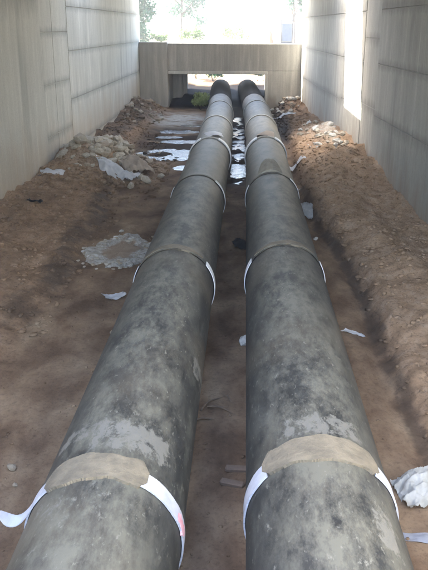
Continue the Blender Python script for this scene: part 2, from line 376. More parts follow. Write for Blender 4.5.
tag(link('ground', me, M['soil'], smooth=True), kind='structure')
def gz(x, y): return float(gh(np.array([x]), np.array([y]))[0])

# puddles: level water sheets lying in the hollows
def puddle(cx, cy, rx, ry, z):
    t = np.linspace(0, 2*np.pi, 40, endpoint=False); rr = 1+.8*fbm(np.cos(t)*2.2+cx, np.sin(t)*2.2+cy, 4)
    v = [(cx, cy, z)]+[(cx+rx*q*math.cos(p), cy+ry*q*math.sin(p), z) for p, q in zip(t, rr)]
    f = [(0, k+1, (k+1) % 40+1) for k in range(40)]
    tag(link('puddle', mesh('puddle', v, f), M['water']), kind='structure')
puddle(-2.55, 24.3, 1.25, 1.5, -.045); puddle(-2.9, 29.8, 1.15, .62, -.035); puddle(-1.85, 21.9, .36, .46, -.04)
puddle(-2.3, 27.1, .85, .42, -.03); puddle(-2.9, 28.2, .5, .3, -.03); puddle(-2.2, 31.8, .6, .4, -.03)
v = []; f = []
yy = np.linspace(18.6, 35.5, 60)
for k, y in enumerate(yy):
    c = -.17+np.interp(y, [24, 34], [0, -.16]); hw = .24+.05*float(fbm(np.array([y*2.]), np.array([1.]), 2)[0])
    hw *= min(1, .12+k*.12)
    v += [(c-hw, y, -.05), (c+hw, y, -.05)]
    if k: f.append((2*k-2, 2*k-1, 2*k+1, 2*k))
tag(link('puddle', mesh('puddle', v, f), M['water']), kind='structure')

# ------------------------------------------------------------------ abutment walls
def wall(name, loc, rz, sgn, cols, label, material, y0, y1, top):
    root = tag(empty(name, loc, rz), label, 'wall')
    core = box_mesh('wall_core', min(sgn*.03, sgn*.9), max(sgn*.03, sgn*.9), y0, y1, -.5, top, 0)
    link('wall_core', core, material, root)
    g = .007
    for (a, b, off, zs) in cols:
        for z0, z1 in zip(zs[:-1], zs[1:]):
            x_f = off; x_b = .0295
            me = box_mesh('concrete_panel', min(sgn*x_f, sgn*x_b), max(sgn*x_f, sgn*x_b), a+g, b-g, z0+g, z1-g, .010)
            link('concrete_panel', me, material, root)
    return root
wall('abutment_wall', (-5.4, 0, 0), 0, -1, [
    (-6, 8.0, .0, [-.4, 2.2, 4.7, 8.2]), (8.0, 20.1, .0, [-.4, 4.75, 8.2]),
    (20.1, 21.4, .018, [-.4, 1.05, 2.45, 3.82, 5.2, 8.2]), (21.4, 23.2, .012, [-.4, 1.05, 2.45, 3.82, 5.2, 8.2]),
    (23.2, 38.9, .0, [-.4, .42, 1.83, 3.26, 4.54, 5.9, 8.2])],
    'tall pale board-marked concrete wall rising behind the grey rubble heap', M['wall_l'], -6, 39.4, 8.2)
RW = 38.5
wall('abutment_wall', (2.8, RW, 0), .04, 1, [
    (-RW-6, -RW+8, .0, [-.4, 1.7, 3.05, 4.4, 8.2]), (-RW+8, -RW+16.4, .0, [-.4, 1.7, 3.05, 4.4, 8.2]), (-RW+16.4, -RW+20.5, .0, [-.4, 1.7, 3.05, 4.4, 8.2]),
    (-RW+20.5, -RW+22.5, .016, [-.4, 1.85, 3.68, 5.2, 8.2]),
    (-RW+22.5, -RW+26.0, .0, [-.4, 1.68, 3.02, 4.4, 8.2]), (-RW+26.0, .5, .004, [-.4, 1.62, 3.02, 4.4, 8.2])],
    'tall grey streaked concrete wall catching a bright strip of sunlight', M['wall_r'], -RW-6, .9, 8.2)

# cross wall with the pipe opening
cw = tag(empty('cross_wall', (0, 38.7, 0)), 'low grey concrete wall closing the passage, both pipes running through its opening', 'wall')
link('side_block', box_mesh('side_block', -5.385, -3.96, -.16, .5, -.4, 3.24, .02), M['wall_b'], cw)
link('lintel', box_mesh('lintel', -3.955, 2.80, 0, .5, 1.86, 3.18, .02), M['wall_b'], cw)
link('pier', box_mesh('pier', 1.14, 2.80, 0, .5, -.4, 1.857, .015), M['wall_b'], cw)
fr = link('opening_frame', box_mesh('opening_frame', -3.95, 1.137, -.07, .47, 1.69, 1.857, .025), M['lip'], cw)
link('frame_post', box_mesh('frame_post', 1.0, 1.137, -.07, .47, -.4, 1.697, .012), M['lip'], cw)
link('roof_slab', box_mesh('roof_slab', -4.7, 2.80, .503, 6.2, 1.86, 2.85, .01), M['wall_b'], cw)
link('inner_wall', box_mesh('inner_wall', -3.957, -3.40, 2.4, 6.2, -.4, 1.857, .01), M['wall_b'], cw)
link('inner_wall', box_mesh('inner_wall', -4.7, -3.96, .503, 6.2, -.4, 1.857, .01), M['wall_b'], cw)
link('inner_wall', box_mesh('inner_wall', 1.14, 1.7, .503, 6.2, -.4, 1.857, .01), M['wall_b'], cw)
link('inner_post', box_mesh('inner_post', -3.397, -3.17, 2.5, 2.8, -.4, 1.857, .02), M['wall_b'], cw)

# bridge deck overhead, out of frame: two slabs with the open strip that lets the sun in
for y0, y1, lab in ((5.5, 23.8, 'concrete bridge deck slab overhead above the near half of the pipes'), (27.0, 38.6, 'concrete bridge deck slab overhead above the far half of the pipes')):
    rt = tag(empty('bridge_deck', (0, y0, 7.0)), lab, 'bridge deck', 'bridge deck slabs overhead')
    xr0, xr1 = float(wall_rx(y1))-.02, float(wall_rx(y0))-.02
    L = y1-y0
    bmv = [(-5.38, 0, 0), (xr1, 0, 0), (xr0, L, 0), (-5.38, L, 0)]
    vv = bmv+[(p[0], p[1], 1.0) for p in bmv]
    ff = [(3, 2, 1, 0), (4, 5, 6, 7), (0, 1, 5, 4), (1, 2, 6, 5), (2, 3, 7, 6), (3, 0, 4, 7)]
    link('deck_slab', mesh('deck_slab', vv, ff), M['deck'], rt)

# ------------------------------------------------------------------ pipelines
def sweep(name, stations, n=72, wob=0.0):
    """stations: (centre, tangent, radius) -> open tube with end caps rims"""
    v = []; f = []
    for k, (c, t, rad) in enumerate(stations):
        t = Vector(t).normalized(); sx = Vector((1, 0, 0)); sx = (sx-t*sx.dot(t)).normalized(); sz = sx.cross(t)
        for j in range(n):
            a = 2*math.pi*j/n
            v.append(Vector(c)+(sx*math.cos(a)+sz*math.sin(a))*rad)
        if k:
            for j in range(n):
                f.append(((k-1)*n+j, (k-1)*n+(j+1) % n, k*n+(j+1) % n, k*n+j))
    me = mesh(name, v, f)
    return me
def arc_band(name, x0, y, w0, a0, a1, r_in, r_out, jag=0.0, seed=0, skew=0.0, n=40, taper=False, tp=3):
    """a strip laid round the pipe between two angles, ragged edges"""
    v = []; f = []; rng = np.random.RandomState(seed); ph = rng.rand(4)*9
    for k in range(n+1):
        t = k/n; a = math.radians(a0+(a1-a0)*t)
        e0 = jag*(math.sin(t*9+ph[0])+.6*math.sin(t*23+ph[1])+rng.rand()*.7); e1 = jag*(math.sin(t*8+ph[2])+.6*math.sin(t*27+ph[3])+rng.rand()*.7)
        ww = w0
        if taper: ww = w0*min(1, .35+tp*min(t, 1-t))
        ya = y-ww/2+e0+skew*(t-.5); yb = y+ww/2+e1+skew*(t-.5)
        for yy_, rr_ in ((ya, r_in), (ya, r_out), (yb, r_out), (yb, r_in)):
            v.append((pipe_x(x0, yy_)+rr_*math.cos(a), yy_, AX+rr_*math.sin(a)))
        if k:
            o = 4*(k-1)
            for j in range(4): f.append((o+j, o+(j+1) % 4, o+4+(j+1) % 4, o+4+j))
    f.append((0, 1, 2, 3)); f.append((4*n+3, 4*n+2, 4*n+1, 4*n))
    me = mesh(name, v, [tuple(reversed(q)) for q in f]); return me
def pipeline(x0, t0, label, near):
    root = tag(empty('pipeline', (0, 0, 0)), label, 'pipeline', 'parallel pipelines on the floor')
    joints = [t0+SP*k for k in range(-1, 6)]
    bounds = [joints[0]-1.0]+joints[1:]+[BLK]
    for k, (a, b) in enumerate(zip(bounds[:-1], bounds[1:])):
        N = max(6, int((b-a)/.35)); st = []
        ysl = list(np.linspace(a+.004, b-.004, N))
        # slightly swollen bell at the near end of every length
        ysl = sorted(set(ysl+[a+.02, a+.14, a+.22, a+.30, b-.10, b-.03]))
        for y in ysl:
            rad = R+.016*(1-float(sst(.12, .32, y-a)))*(k > 0)
            if y-a < .01 and k > 0: rad -= .008
            dx = (pipe_x(x0, y+.05)-pipe_x(x0, y-.05))/.1
            st.append(((pipe_x(x0, y), y, AX), (dx, 1, 0), rad))
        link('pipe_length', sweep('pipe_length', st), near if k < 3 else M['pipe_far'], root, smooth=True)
    # black painted end that dives into the ground past the cross wall
    st = []
    for y in np.linspace(BLK-.02, 44.2, 16):
        dx = (pipe_x(x0, y+.05)-pipe_x(x0, y-.05))/.1; st.append(((pipe_x(x0, y), y, AX), (dx, 1, 0), R+.012))
    ex = pipe_x(x0, 44.2)
    for k in range(1, 11):
        a = math.radians(6*k); st.append(((ex-.02*k*.1, 44.2+1.3*math.sin(a), AX-1.3*(1-math.cos(a))), (0, math.cos(a), -math.sin(a)), R+.012))
    st.append(((ex, st[-1][0][1]+.6, st[-1][0][2]-1.0), (0, .5, -.87), R+.012))
    link('black_pipe_end', sweep('black_pipe_end', st), M['black'], root, smooth=True)
    return root, joints[1:]
pl, JL = pipeline(XL, TL, 'dark dusty pipeline on the side of the grey rubble heap', M['pipe_l'])
pr, JR = pipeline(XR, TR, 'dark dusty pipeline beside the tan earth bank, mortar lump on its crown', M['pipe_r'])
r1, r2 = R+.012, R+.030
def band(root, nm, m, *a, **k): link(nm, arc_band(nm, *a, **k), M[m], root, smooth=False)
# first joint
band(pl, 'joint_tape', 'tape', XL, JL[0]+.02, .15, -60, 60, R+.006, R+.019, .006, 1, n=80)
band(pl, 'joint_tape', 'tape', XL, JL[0]+.02, .14, 131, 200, R+.006, R+.019, .006, 2, n=60)
band(pl, 'mortar_band', 'mortar', XL, JL[0]+.06, .30, 56, 136, R-.012, R+.022, .013, 3, n=90, taper=True, tp=9)
band(pl, 'red_stain', 'red', XL, JL[0]+.0, .10, 4, 22, R+.006, R+.021, .012, 6, taper=True)
band(pr, 'joint_tape', 'tape', XR, JR[0]+.02, .16, -60, 49, R+.006, R+.019, .006, 7, n=80)
band(pr, 'joint_tape', 'tape', XR, JR[0]+.02, .18, 136, 240, R+.006, R+.019, .006, 8, n=80)
band(pr, 'mortar_band', 'mortar', XR, JR[0]+.07, .30, 44, 140, R-.012, R+.022, .013, 9, n=90, taper=True, tp=9)
# second joint: tape shows at the flanks only
for rt, x0, J, s in ((pl, XL, JL, 20), (pr, XR, JR, 30)):
    band(rt, 'joint_tape', 'paper', x0, J[1]+.02, .17, -70, 38 if x0 < 0 else 30, R+.017, R+.026, .006, s)
    band(rt, 'joint_tape', 'paper', x0, J[1]+.02, .17, 147 if x0 > 0 else 152, 250, R+.017, R+.026, .006, s+1)
    band(rt, 'mortar_band', 'mortar', x0, J[1]+.10, .16, 45, 140, R-.01, R+.022, .02, s+2, taper=True)
    band(rt, 'joint_tape', 'paper', x0, J[2]+.02, .15, -70, 50, R+.017, R+.026, .006, s+3)
    band(rt, 'joint_tape', 'paper', x0, J[2]+.02, .13, 150, 250, R+.017, R+.026, .006, s+4)
    band(rt, 'joint_tape', 'paper', x0, J[3]+.02, .30, -70, 66, R+.017, R+.046, .008, s+5)
    band(rt, 'joint_tape', 'paper', x0, J[3]+.02, .30, 116, 250, R+.017, R+.046, .008, s+6)
    band(rt, 'mortar_band', 'mortar_pale', x0, J[3]+.04, .16, 58, 124, R-.01, R+.030, .012, s+7)
    for k in (4, 5):
        band(rt, 'mortar_band', 'mortar_pale', x0, J[k]+.05, .18, -20, 200, R+.008, R+.028, .012, s+7+k)
# loose tape tail
def ribbon(name, pts, width, m, parent=None, thick=.003, wdir=(0, 1, 0)):
    wv = Vector(wdir).normalized(); v = []; f = []
    for k, p in enumerate(pts):
        p = Vector(p); ww = width*(1 if k < len(pts)-3 else [.92, .72, .40][k-len(pts)+3])
        t = (Vector(pts[min(k+1, len(pts)-1)])-Vector(pts[max(k-1, 0)])).normalized(); nn = t.cross(wv).normalized()*thick
        v += [p-wv*ww/2-nn, p+wv*ww/2-nn, p+wv*ww/2+nn, p-wv*ww/2+nn]
        if k:
            o = 4*(k-1)
            for j in range(4): f.append((o+j, o+(j+1) % 4, o+4+(j+1) % 4, o+4+j))
    f += [(3, 2, 1, 0), tuple(4*(len(pts)-1)+j for j in range(4))]
    return link(name, mesh(name, v, f), M[m], parent)
a = math.radians(154)
p0 = Vector((XL+(R+.012)*math.cos(a), JL[0]+.02, AX+(R+.012)*math.sin(a)))
tail = []
for k in range(13):
    t = k/12; tail.append(p0+Vector((.02-.24*t, -.06*t, .035-.17*math.sin(t*2.3)+.035*t*t*2)))
ribbon('tape_tail', tail, .13, 'tape', pl)
# mortar lump on the right pipe (wedge shape)
yb = JR[2]+.12
def lump():
    bm = bmesh.new(); prof = [(-.16, 0.0), (.16, 0.0), (.15, .55), (-.15, .55)]
    v = []; N = 9
    for iy in range(N+1):
        t = iy/N
        for ix in range(N+1):
            s = ix/N*2-1; hw = .31*(1-.42*t)
            x = s*hw; y = yb+1.5*t
            h = max(0, 1-abs(s)**2.2)*(.035+.11*math.sin(math.pi*min(1, .15+.75*t))**1)+.018*float(fbm(np.array([x*14]), np.array([y*9]), 3)[0])
            zz = math.sqrt(R*R-x*x)
            v.append(bm.verts.new((pipe_x(XR, y)+x-.03, y, AX+zz-.02+max(h, 0)*(1 if t < 1 else .2))))
    for iy in range(N):
        for ix in range(N):
            o = iy*(N+1)+ix; bm.faces.new((v[o], v[o+1], v[o+N+2], v[o+N+1]))
    ed = [e for e in bm.edges if e.is_boundary]
    g = bmesh.ops.extrude_edge_only(bm, edges=ed); 
    for q in g['geom']:
        if isinstance(q, bmesh.types.BMVert): q.co.z -= .10
    bmesh.ops.recalc_face_normals(bm, faces=bm.faces[:])
    me = bpy.data.meshes.new('mortar_lump'); bm.to_mesh(me); bm.free(); return me
link('mortar_lump', lump(), M['lump'], pr)

# ------------------------------------------------------------------ stones and rubble
def stone_mesh(seed, ang=.5):
    bm = bmesh.new(); bmesh.ops.create_icosphere(bm, subdivisions=1, radius=.5)
    rng = np.random.RandomState(seed)
    for vv in bm.verts: vv.co *= 1+ang*(rng.rand()-.5)
    # two chopped faces for an angular, broken look
    for k in range(3):
        nrm = Vector(rng.randn(3)).normalized(); d = .22+.14*rng.rand()
        for vv in bm.verts:
            e = vv.co.dot(nrm)-d
            if e > 0: vv.co -= nrm*e
    me = bpy.data.meshes.new('stone'); bm.to_mesh(me); bm.free(); return me
SM = {k: [stone_mesh(10*j+i_) for i_ in range(7)] for j, k in enumerate(('stone', 'stone2', 'stone3'))}
def put_stone(parent, x, y, s, m, base=None, name='stone', flat=.7, lift=.18):
    me = random.choice(SM[m]); z = gz(x, y) if base is None else base
    o = link(name, me, M[m], parent)
    pl_ = parent.location if parent else Vector((0, 0, 0))
    o.location = Vector((x, y, z+s*flat*lift))-pl_
    o.scale = (s*random.uniform(.8, 1.35), s*random.uniform(.7, 1.1), s*flat*random.uniform(.7, 1.1))
    o.rotation_euler = (random.uniform(-.35, .35), random.uniform(-.35, .35), random.uniform(0, 6.3))
    return o
hp = tag(empty('rubble_heap', (-4.2, 21.4, gz(-4.2, 21.4)-.1)), 'heap of broken grey stones against the pale board-marked wall', 'rubble')
for k in range(230):
    while True:
        x = random.gauss(-4.2, .75); y = random.gauss(21.5, 1.05)
        if -5.3 < x < -2.75 and 19 < y < 24.5: break
    dd = math.hypot((x+4.2)/1.1, (y-21.5)/1.8)
    s = random.choice([.16, .2, .25, .32, .42])*(1.1 if dd < 1 else .7)
    lift = random.uniform(.1, .6)*(1 if dd < .8 else .3)
    put_stone(hp, x, y, s, random.choice(['stone', 'stone', 'stone2', 'stone2', 'stone']), lift=lift)
hp2 = tag(empty('rubble_heap', (2.75, 25.3, gz(2.75, 25.3)-.1)), 'pale broken stones spread over the earth bank below the sunlit strip', 'rubble')
for k in range(75):
    while True:
        x = random.gauss(2.75, .35); y = random.gauss(25.3, 1.9)
        if x < float(wall_rx(y))-.2 and x > 1.9 and 21.8 < y < 30: break
    put_stone(hp2, x, y, random.choice([.10, .14, .18, .24, .30]), random.choice(['stone3', 'stone3', 'stone']), lift=random.uniform(.1, .4))
hp3 = tag(empty('rubble_heap', (2.2, 37.0, gz(2.2, 37)-.1)), 'small grey rubble heap in the corner by the cross wall pier', 'rubble')
for k in range(45):
    x = random.gauss(2.1, .4); y = random.gauss(37.0, .9)
    if x > float(wall_rx(y))-.15 or y > 38.4 or x < 1.15: continue
    put_stone(hp3, x, y, random.choice([.14, .2, .26, .34]), random.choice(['stone', 'stone2', 'stone3']), lift=.3)
hp4 = tag(empty('rubble_heap', (-4.7, 35.5, gz(-4.7, 35.5)-.1)), 'dark earthy rubble heap in the corner below the cross wall side block', 'rubble')
for k in range(60):
    x = random.gauss(-4.7, .45); y = random.gauss(35, 2.0)
    if x < -5.3 or y > 38.3 or x > -3.5: continue
    put_stone(hp4, x, y, random.choice([.12, .16, .22, .3]), random.choice(['stone2', 'stone2', 'stone']), lift=.3)
# single stones one can pick out
singles = [(-2.62, 19.35, .42, 'stone', 'rounded grey boulder at the edge of the rubble heap toward the pipe'),
           (-2.95, 18.75, .30, 'stone', 'grey stone lying just in front of the rubble heap'),
           (-2.28, 19.95, .26, 'stone', 'small grey stone between the rubble heap and the pipe'),
           (0.045, 8.9, .22, 'stone3', 'pale stone lying between the pipes, touching the pipe with the mortar lump'),
           (-2.16, 5.9, .11, 'stone2', 'small tan clod of earth on the floor near the loose tape tail'),
           (-2.05, 5.62, .06, 'stone2', 'tiny tan pebble beside the clod near the loose tape tail'),
           (1.44, 14.0, .12, 'stone3', 'small white stone at the foot of the earth bank'),
           (-1.78, 9.2, .10, 'stone2', 'small brown stone against the foot of the pipe by the paper scrap')]
for x, y, s, m, lab in singles:
    o = put_stone(None, x, y, s, m, name='loose_stone', flat=.75, lift=.28); tag(o, lab, 'stone', 'loose stones on the floor')

# broken concrete pad left of the pipes
def m_pad():
    m, n, l, b = mat('muddy_broken_concrete'); q = NB(m); p = q.co('Object'); px, py, pz = q.sep(p)
    rad = q.math('SQRT', q.math('ADD', q.math('POWER', q.math('DIVIDE', q.math('SUBTRACT', px, .02), .36), 2.0), q.math('POWER', q.math('DIVIDE', q.math('SUBTRACT', py, .1), .60), 2.0)))
    k = q.math('ADD', rad, q.mr(q.noise(p, 5, 6, .7), .2, .8, -.55, .55))
    c = q.mix(q.ramp(q.noise(p, 13, 6, .75), [(.36, 0.), (.62, 1.)]), (.20, .165, .125), (.44, .425, .39))
    c = q.mix(q.mr(k, .75, 1.1, 1., 0.), c, q.ramp(q.noise(p, 4, 4, .6), [(.3, (.20, .14, .092)), (.7, (.29, .21, .14))]))
    l.new(c, b.inputs['Base Color']); b.inputs['Roughness'].default_value = .9
    q.bump(q.noise(p, 18, 6, .7), b, .8, .03); return m
def pad():
    root = tag(empty('broken_slab', (-2.28, 13.0, gz(-2.28, 13.0))), 'broken pale concrete slab lying flat, muddy tan in the middle, beside the pipe', 'slab')
    n = 64; t = np.linspace(0, 2*np.pi, n, endpoint=False); rng = np.random.RandomState(4)
    rr_ = 1+.42*fbm(np.cos(t)*1.6+4, np.sin(t)*1.6, 4)+.07*(rng.rand(n)-.5)
    v = []; f = []; KR = [(1.0, -.12), (1.0, .03), (.94, .05), (.84, .06), (.72, .06), (.6, .045), (.45, .035), (.25, .03)]
    for kk, (k_, z_) in enumerate(KR):
        for a_, q in zip(t, rr_):
            x_ = .60*k_*q*math.cos(a_); y_ = 1.0*k_*q*math.sin(a_)
            v.append((x_, y_, z_+(0 if kk == 0 else .10*float(fbm(np.array([x_*5]), np.array([y_*5]), 4)[0])*(1 if k_ > .5 else .3))))
    v.append((0, 0, .03))
    for k in range(len(KR)-1):
        for j in range(n): f.append((k*n+j, k*n+(j+1) % n, (k+1)*n+(j+1) % n, (k+1)*n+j))
    o_ = (len(KR)-1)*n
    f += [(o_+j, o_+(j+1) % n, o_+n) for j in range(n)]
    link('slab_body', mesh('slab_body', v, f), m_pad(), root)
    for k in range(90):
        a_ = random.uniform(0, 6.3); q = random.gauss(.98, .16)
        x = .60*q*math.cos(a_); y = 1.0*q*math.sin(a_)
        kk_ = random.choice(['stone3', 'stone', 'stone', 'stone2'])
        o = link('chip', random.choice(SM[kk_]), M[kk_], root)
        s = random.uniform(.03, .12); o.location = (x, y, .055 if q < .98 else gz(-2.28+x, 13.0+y)-root.location.z+s*.2); o.scale = (s*1.3, s, s*.6); o.rotation_euler = (random.uniform(-.4, .4), 0, random.uniform(0, 6))
pad()

# ------------------------------------------------------------------ litter
def sheet(name, x, y, sx, sy, rz, m, label, cat, crumple=.05, curl=0.0, z=None, pitch=0.0, n=12, seed=0, thick=.004, follow=True, dome=0.0, freq=1.0, ridged=False):
    rng = np.random.RandomState(seed+50); ox, oy = rng.rand(2)*40
    bm = bmesh.new(); vs = []
    c, s = math.cos(rz), math.sin(rz); z0 = gz(x, y) if z is None else z
    rag = [.16*rng.randn() for _ in range(4)]
    A_, B_ = np.meshgrid(np.linspace(-1, 1, n+1), np.linspace(-1, 1, n+1)); A_ = A_.ravel(); B_ = B_.ravel()
    lx_ = A_*sx/2*(1+rag[0]*B_+.10*fbm(B_*2+ox, oy+0*B_, 2)); ly_ = B_*sy/2*(1+rag[1]*A_+.14*fbm(A_*2+ox, oy+7+0*A_, 2))
    nz_ = fbm(lx_*4.4*freq/max(sx, sy)+ox, ly_*4.4*freq/max(sx, sy)+oy, 4)
    h = crumple*((.9-2.2*np.abs(nz_)) if ridged else (.55+nz_))+curl*A_*A_+dome*(1-A_*A_)*(1-B_*B_)
    wx = x+lx_*c-ly_*s; wy = y+lx_*s+ly_*c
    base = gh(wx, wy) if (follow and z is None) else z0+0*wx
    hh = base-z0+(np.maximum(h, .004) if z is None else h)+ly_*math.sin(pitch)
    vs = [bm.verts.new((wx[q_]-x, wy[q_]-y, hh[q_])) for q_ in range(len(wx))]
    for j in range(n):
        for k in range(n):
            o = j*(n+1)+k; bm.faces.new((vs[o], vs[o+1], vs[o+n+2], vs[o+n+1]))
    bmesh.ops.solidify(bm, geom=bm.faces[:], thickness=-thick)
    bmesh.ops.recalc_face_normals(bm, faces=bm.faces[:])
    me = bpy.data.meshes.new(name); bm.to_mesh(me); bm.free()
    o = link(name, me, M[m], None, (x, y, z0), smooth=True); return tag(o, label, cat)
sheet('torn_sack', -3.42, 19.75, 1.05, .75, .15, 'paper', 'large off-white torn sack lying on the front of the rubble heap', 'sack', .12, dome=.14, seed=1, n=32, freq=1.0, ridged=True)
sheet('torn_sack', -3.05, 20.6, .9, .7, .6, 'cream', 'tan cloth bundle on the rubble heap just behind the off-white sack', 'sack', .16, dome=.25, seed=31, n=28, freq=1.8)
sheet('paper_sheet', -5.0, 18.75, .62, .46, .1, 'paper', 'white sheet at the foot of the pale wall, left of the rubble heap', 'paper', .06, dome=.06, seed=2)
sheet('dark_rag', -4.62, 15.8, .38, .22, .3, 'dark', 'small dark rag on the earth slope by the pale wall', 'rag', .07, seed=3)
sheet('paper_scrap', -1.98, 10.55, .34, .22, .45, 'paper', 'white curled paper scrap on the floor between the broken slab and the pipe', 'paper', .04, .05, seed=4)
sheet('paper_scrap', 1.53, 9.35, .28, .10, -.15, 'paper', 'thin white paper scrap on the floor beside the earth bank', 'paper', .03, .02, seed=5)
sheet('plastic_sheet', 1.42, 16.4, .32, .95, -.12, 'plastic', 'crumpled grey-white plastic sheet at the foot of the earth bank', 'plastic', .14, dome=.06, seed=6, n=28, freq=2.0)
sheet('plastic_sheet', 1.5, 21.6, .36, .8, .25, 'paper', 'white folded plastic piece beside the pipe, below the pale stones', 'plastic', .08, .05, seed=7)
sheet('paper_scrap', 1.36, 18.9, .16, .3, .2, 'paper', 'small white scrap between the plastic sheet and the folded white piece', 'paper', .04, seed=8)
sheet('plastic_sheet', 1.75, 34.3, .9, .5, .1, 'plastic', 'flat pale plastic sheet on dark ground near the far corner rubble', 'plastic', .05, seed=9)
sheet('white_sack', 1.72, 5.72, .62, .50, .3, 'cloth', 'crumpled white sack on the floor beside the nearest taped joint', 'sack', .075, dome=.17, seed=21, n=48, freq=1.3, ridged=True)
sheet('paper_strip', 1.46, 5.03, .42, .12, -.12, 'tape', 'flat white tape strip on the floor just below the crumpled white sack', 'tape', .02, seed=11)
sheet('dark_clump', -.06, 13.55, .26, .5, .2, 'dark', 'dark wet clump between the pipes at the second joint', 'rag', .10, dome=.08, seed=12)
sheet('paper_scrap', -.88, JL[3]+.85, .50, .85, .1, 'paper', 'white paper scrap on the crown of the pipe on the rubble side', 'paper', .02, -.065, z=AX+R+.016, seed=13)
sheet('paper_scrap', .60, JR[3]+.7, .50, .85, -.1, 'cream', 'cream paper scrap on the crown of the pipe beside the earth bank', 'paper', .025, -.065, z=AX+R+.016, seed=14)
# twigs between the pipes
def twig(x, y, rz, L, label, bend=.1):
    bm = bmesh.new(); N = 7; prev = None
    for k in range(N+1):
        t = k/N; px_ = (t-.5)*L; py_ = bend*math.sin(t*3+x)*L; rad = .012*(1-.6*t)
        ring = [bm.verts.new((px_, py_+rad*math.cos(q*1.047), rad*math.sin(q*1.047)+.012+.02*math.sin(5*t))) for q in range(6)]
        if prev:
            for q in range(6): bm.faces.new((prev[q], prev[(q+1) % 6], ring[(q+1) % 6], ring[q]))
        else: bm.faces.new(ring[::-1])
        prev = ring
        if k in (3, 5):   # side shoot
            b0 = ring; tip = bm.verts.new((px_+.10, py_+.09*(1 if k == 3 else -1), .04))
            bm.faces.new((b0[0], b0[1], tip)); bm.faces.new((b0[1], b0[2], tip)); bm.faces.new((b0[2], b0[0], tip))
    bm.faces.new(prev); me = bpy.data.meshes.new('twig'); bm.to_mesh(me); bm.free()
    tag(link('twig', me, M['twig'], None, (x, y, gz(x, y)), (0, 0, rz)), label, 'twig', 'twigs between the pipes')
twig(-.30, 7.25, .9, .45, 'longest thin dry twig lying between the pipes')
twig(-.20, 7.05, -.5, .36, 'short dry twig crossing the longest one between the pipes')
twig(-.36, 6.85, .2, .30, 'dry twig nearest the pipe on the rubble side')
twig(-.12, 7.4, 1.7, .26, 'farthest small dry twig between the pipes')
for x, y, rz, lab in ((-.02, 5.95, .1, 'broken brown brick between the pipes, just behind another one'), (-.06, 5.72, -.15, 'broken brown brick between the pipes, nearest of the two')):
    me = box_mesh('brick_piece', -.11, .11, -.035, .035, -.02, .03, .012); 
    for vv in me.vertices: vv.co.x += .012*math.sin(vv.co.y*90+vv.co.z*50)
    tag(link('brick_piece', me, M['brick'], None, (x, y, gz(x, y)+.01), (.1, .1, rz)), lab, 'brick', 'brick pieces between the pipes')

# ------------------------------------------------------------------ clods: loose crumbs of earth nobody could count
def clods(name, pts, sizes, mat_):
    ico = bmesh.new(); bmesh.ops.create_icosphere(ico, subdivisions=1, radius=1)
    bv = np.array([vv.co[:] for vv in ico.verts]); bf = np.array([[vv.index for vv in ff.verts] for ff in ico.faces]); ico.free()
    n = len(pts); vb = bv[None]*(1+.95*(RS.rand(n, len(bv), 1)-.5))
    sc = sizes[:, None]*np.stack([.6+.9*RS.rand(n), .6+.7*RS.rand(n), .35+.45*RS.rand(n)], 1)
    vb = vb*sc[:, None, :]
    th = RS.rand(n)*6.3; c = np.cos(th)[:, None]; s = np.sin(th)[:, None]
    x = vb[:, :, 0]*c-vb[:, :, 1]*s; y = vb[:, :, 0]*s+vb[:, :, 1]*c
    vb = np.stack([x, y, vb[:, :, 2]], 2)+pts[:, None, :]
    vv = vb.reshape(-1, 3); ff = (bf[None]+(np.arange(n)*len(bv))[:, None, None]).reshape(-1, 3)
    me = bpy.data.meshes.new(name); me.vertices.add(len(vv)); me.vertices.foreach_set('co', vv.ravel())
    me.loops.add(ff.size); me.loops.foreach_set('vertex_index', ff.ravel().astype(np.int32)); me.polygons.add(len(ff))
    me.polygons.foreach_set('loop_start', (np.arange(len(ff))*3).astype(np.int32)); me.polygons.foreach_set('loop_total', np.full(len(ff), 3, np.int32))
    me.update(calc_edges=True); me.validate()
    cx_ = np.repeat(pts[:, 0], len(bv)); cy_ = np.repeat(pts[:, 1], len(bv))
    put_zones(me, cx_, cy_)
    return link(name, me, mat_)
def scatter(n, fx, fy, smin, smax, pw=3):
    x = fx(n); y = fy(n); z = gh(x, y); s = smin+(smax-smin)*RS.rand(n)**pw
    return np.stack([x, y, z+s*.15], 1), s
yA = 5+RS.rand(5600)**1.15*25
tA = trench_x(yA)+.02+RS.rand(5600)**1.1*(wall_rx(yA)-trench_x(yA)-.1)
pA_ = (np.stack([tA, yA, gh(tA, yA)], 1), (.010+.07*RS.rand(5600)**5)*np.interp(yA, [5, 14], [.4, .9]))
pB_ = scatter(3800, lambda n: -5.3+RS.rand(n)**1.3*2.6, lambda n: 9+RS.rand(n)*20, .01, .06, 3.5)
pC_ = scatter(1800, lambda n: np.clip(RS.normal(-4.1, .9, n), -5.3, -2.2), lambda n: RS.normal(21, 1.8, n), .02, .10, 2.5)
pD_ = scatter(4200, lambda n: -4.5+RS.rand(n)*6, lambda n: 4.4+RS.rand(n)**1.6*20, .003, .022, 4)
pE_ = scatter(900, lambda n: np.where(RS.rand(n) < .5, -5.2+RS.rand(n)*1.3, 1.3+RS.rand(n)*1.4), lambda n: 29+RS.rand(n)*9, .02, .09, 2.5)
P_ = np.concatenate([q[0] for q in (pA_, pB_, pC_, pD_, pE_)]); S_ = np.concatenate([q[1] for q in (pA_, pB_, pC_, pD_, pE_)])
tag(clods('soil_clods', P_, S_, M['soil']), 'loose brown crumbs of earth over the banks', 'soil', kind='stuff')

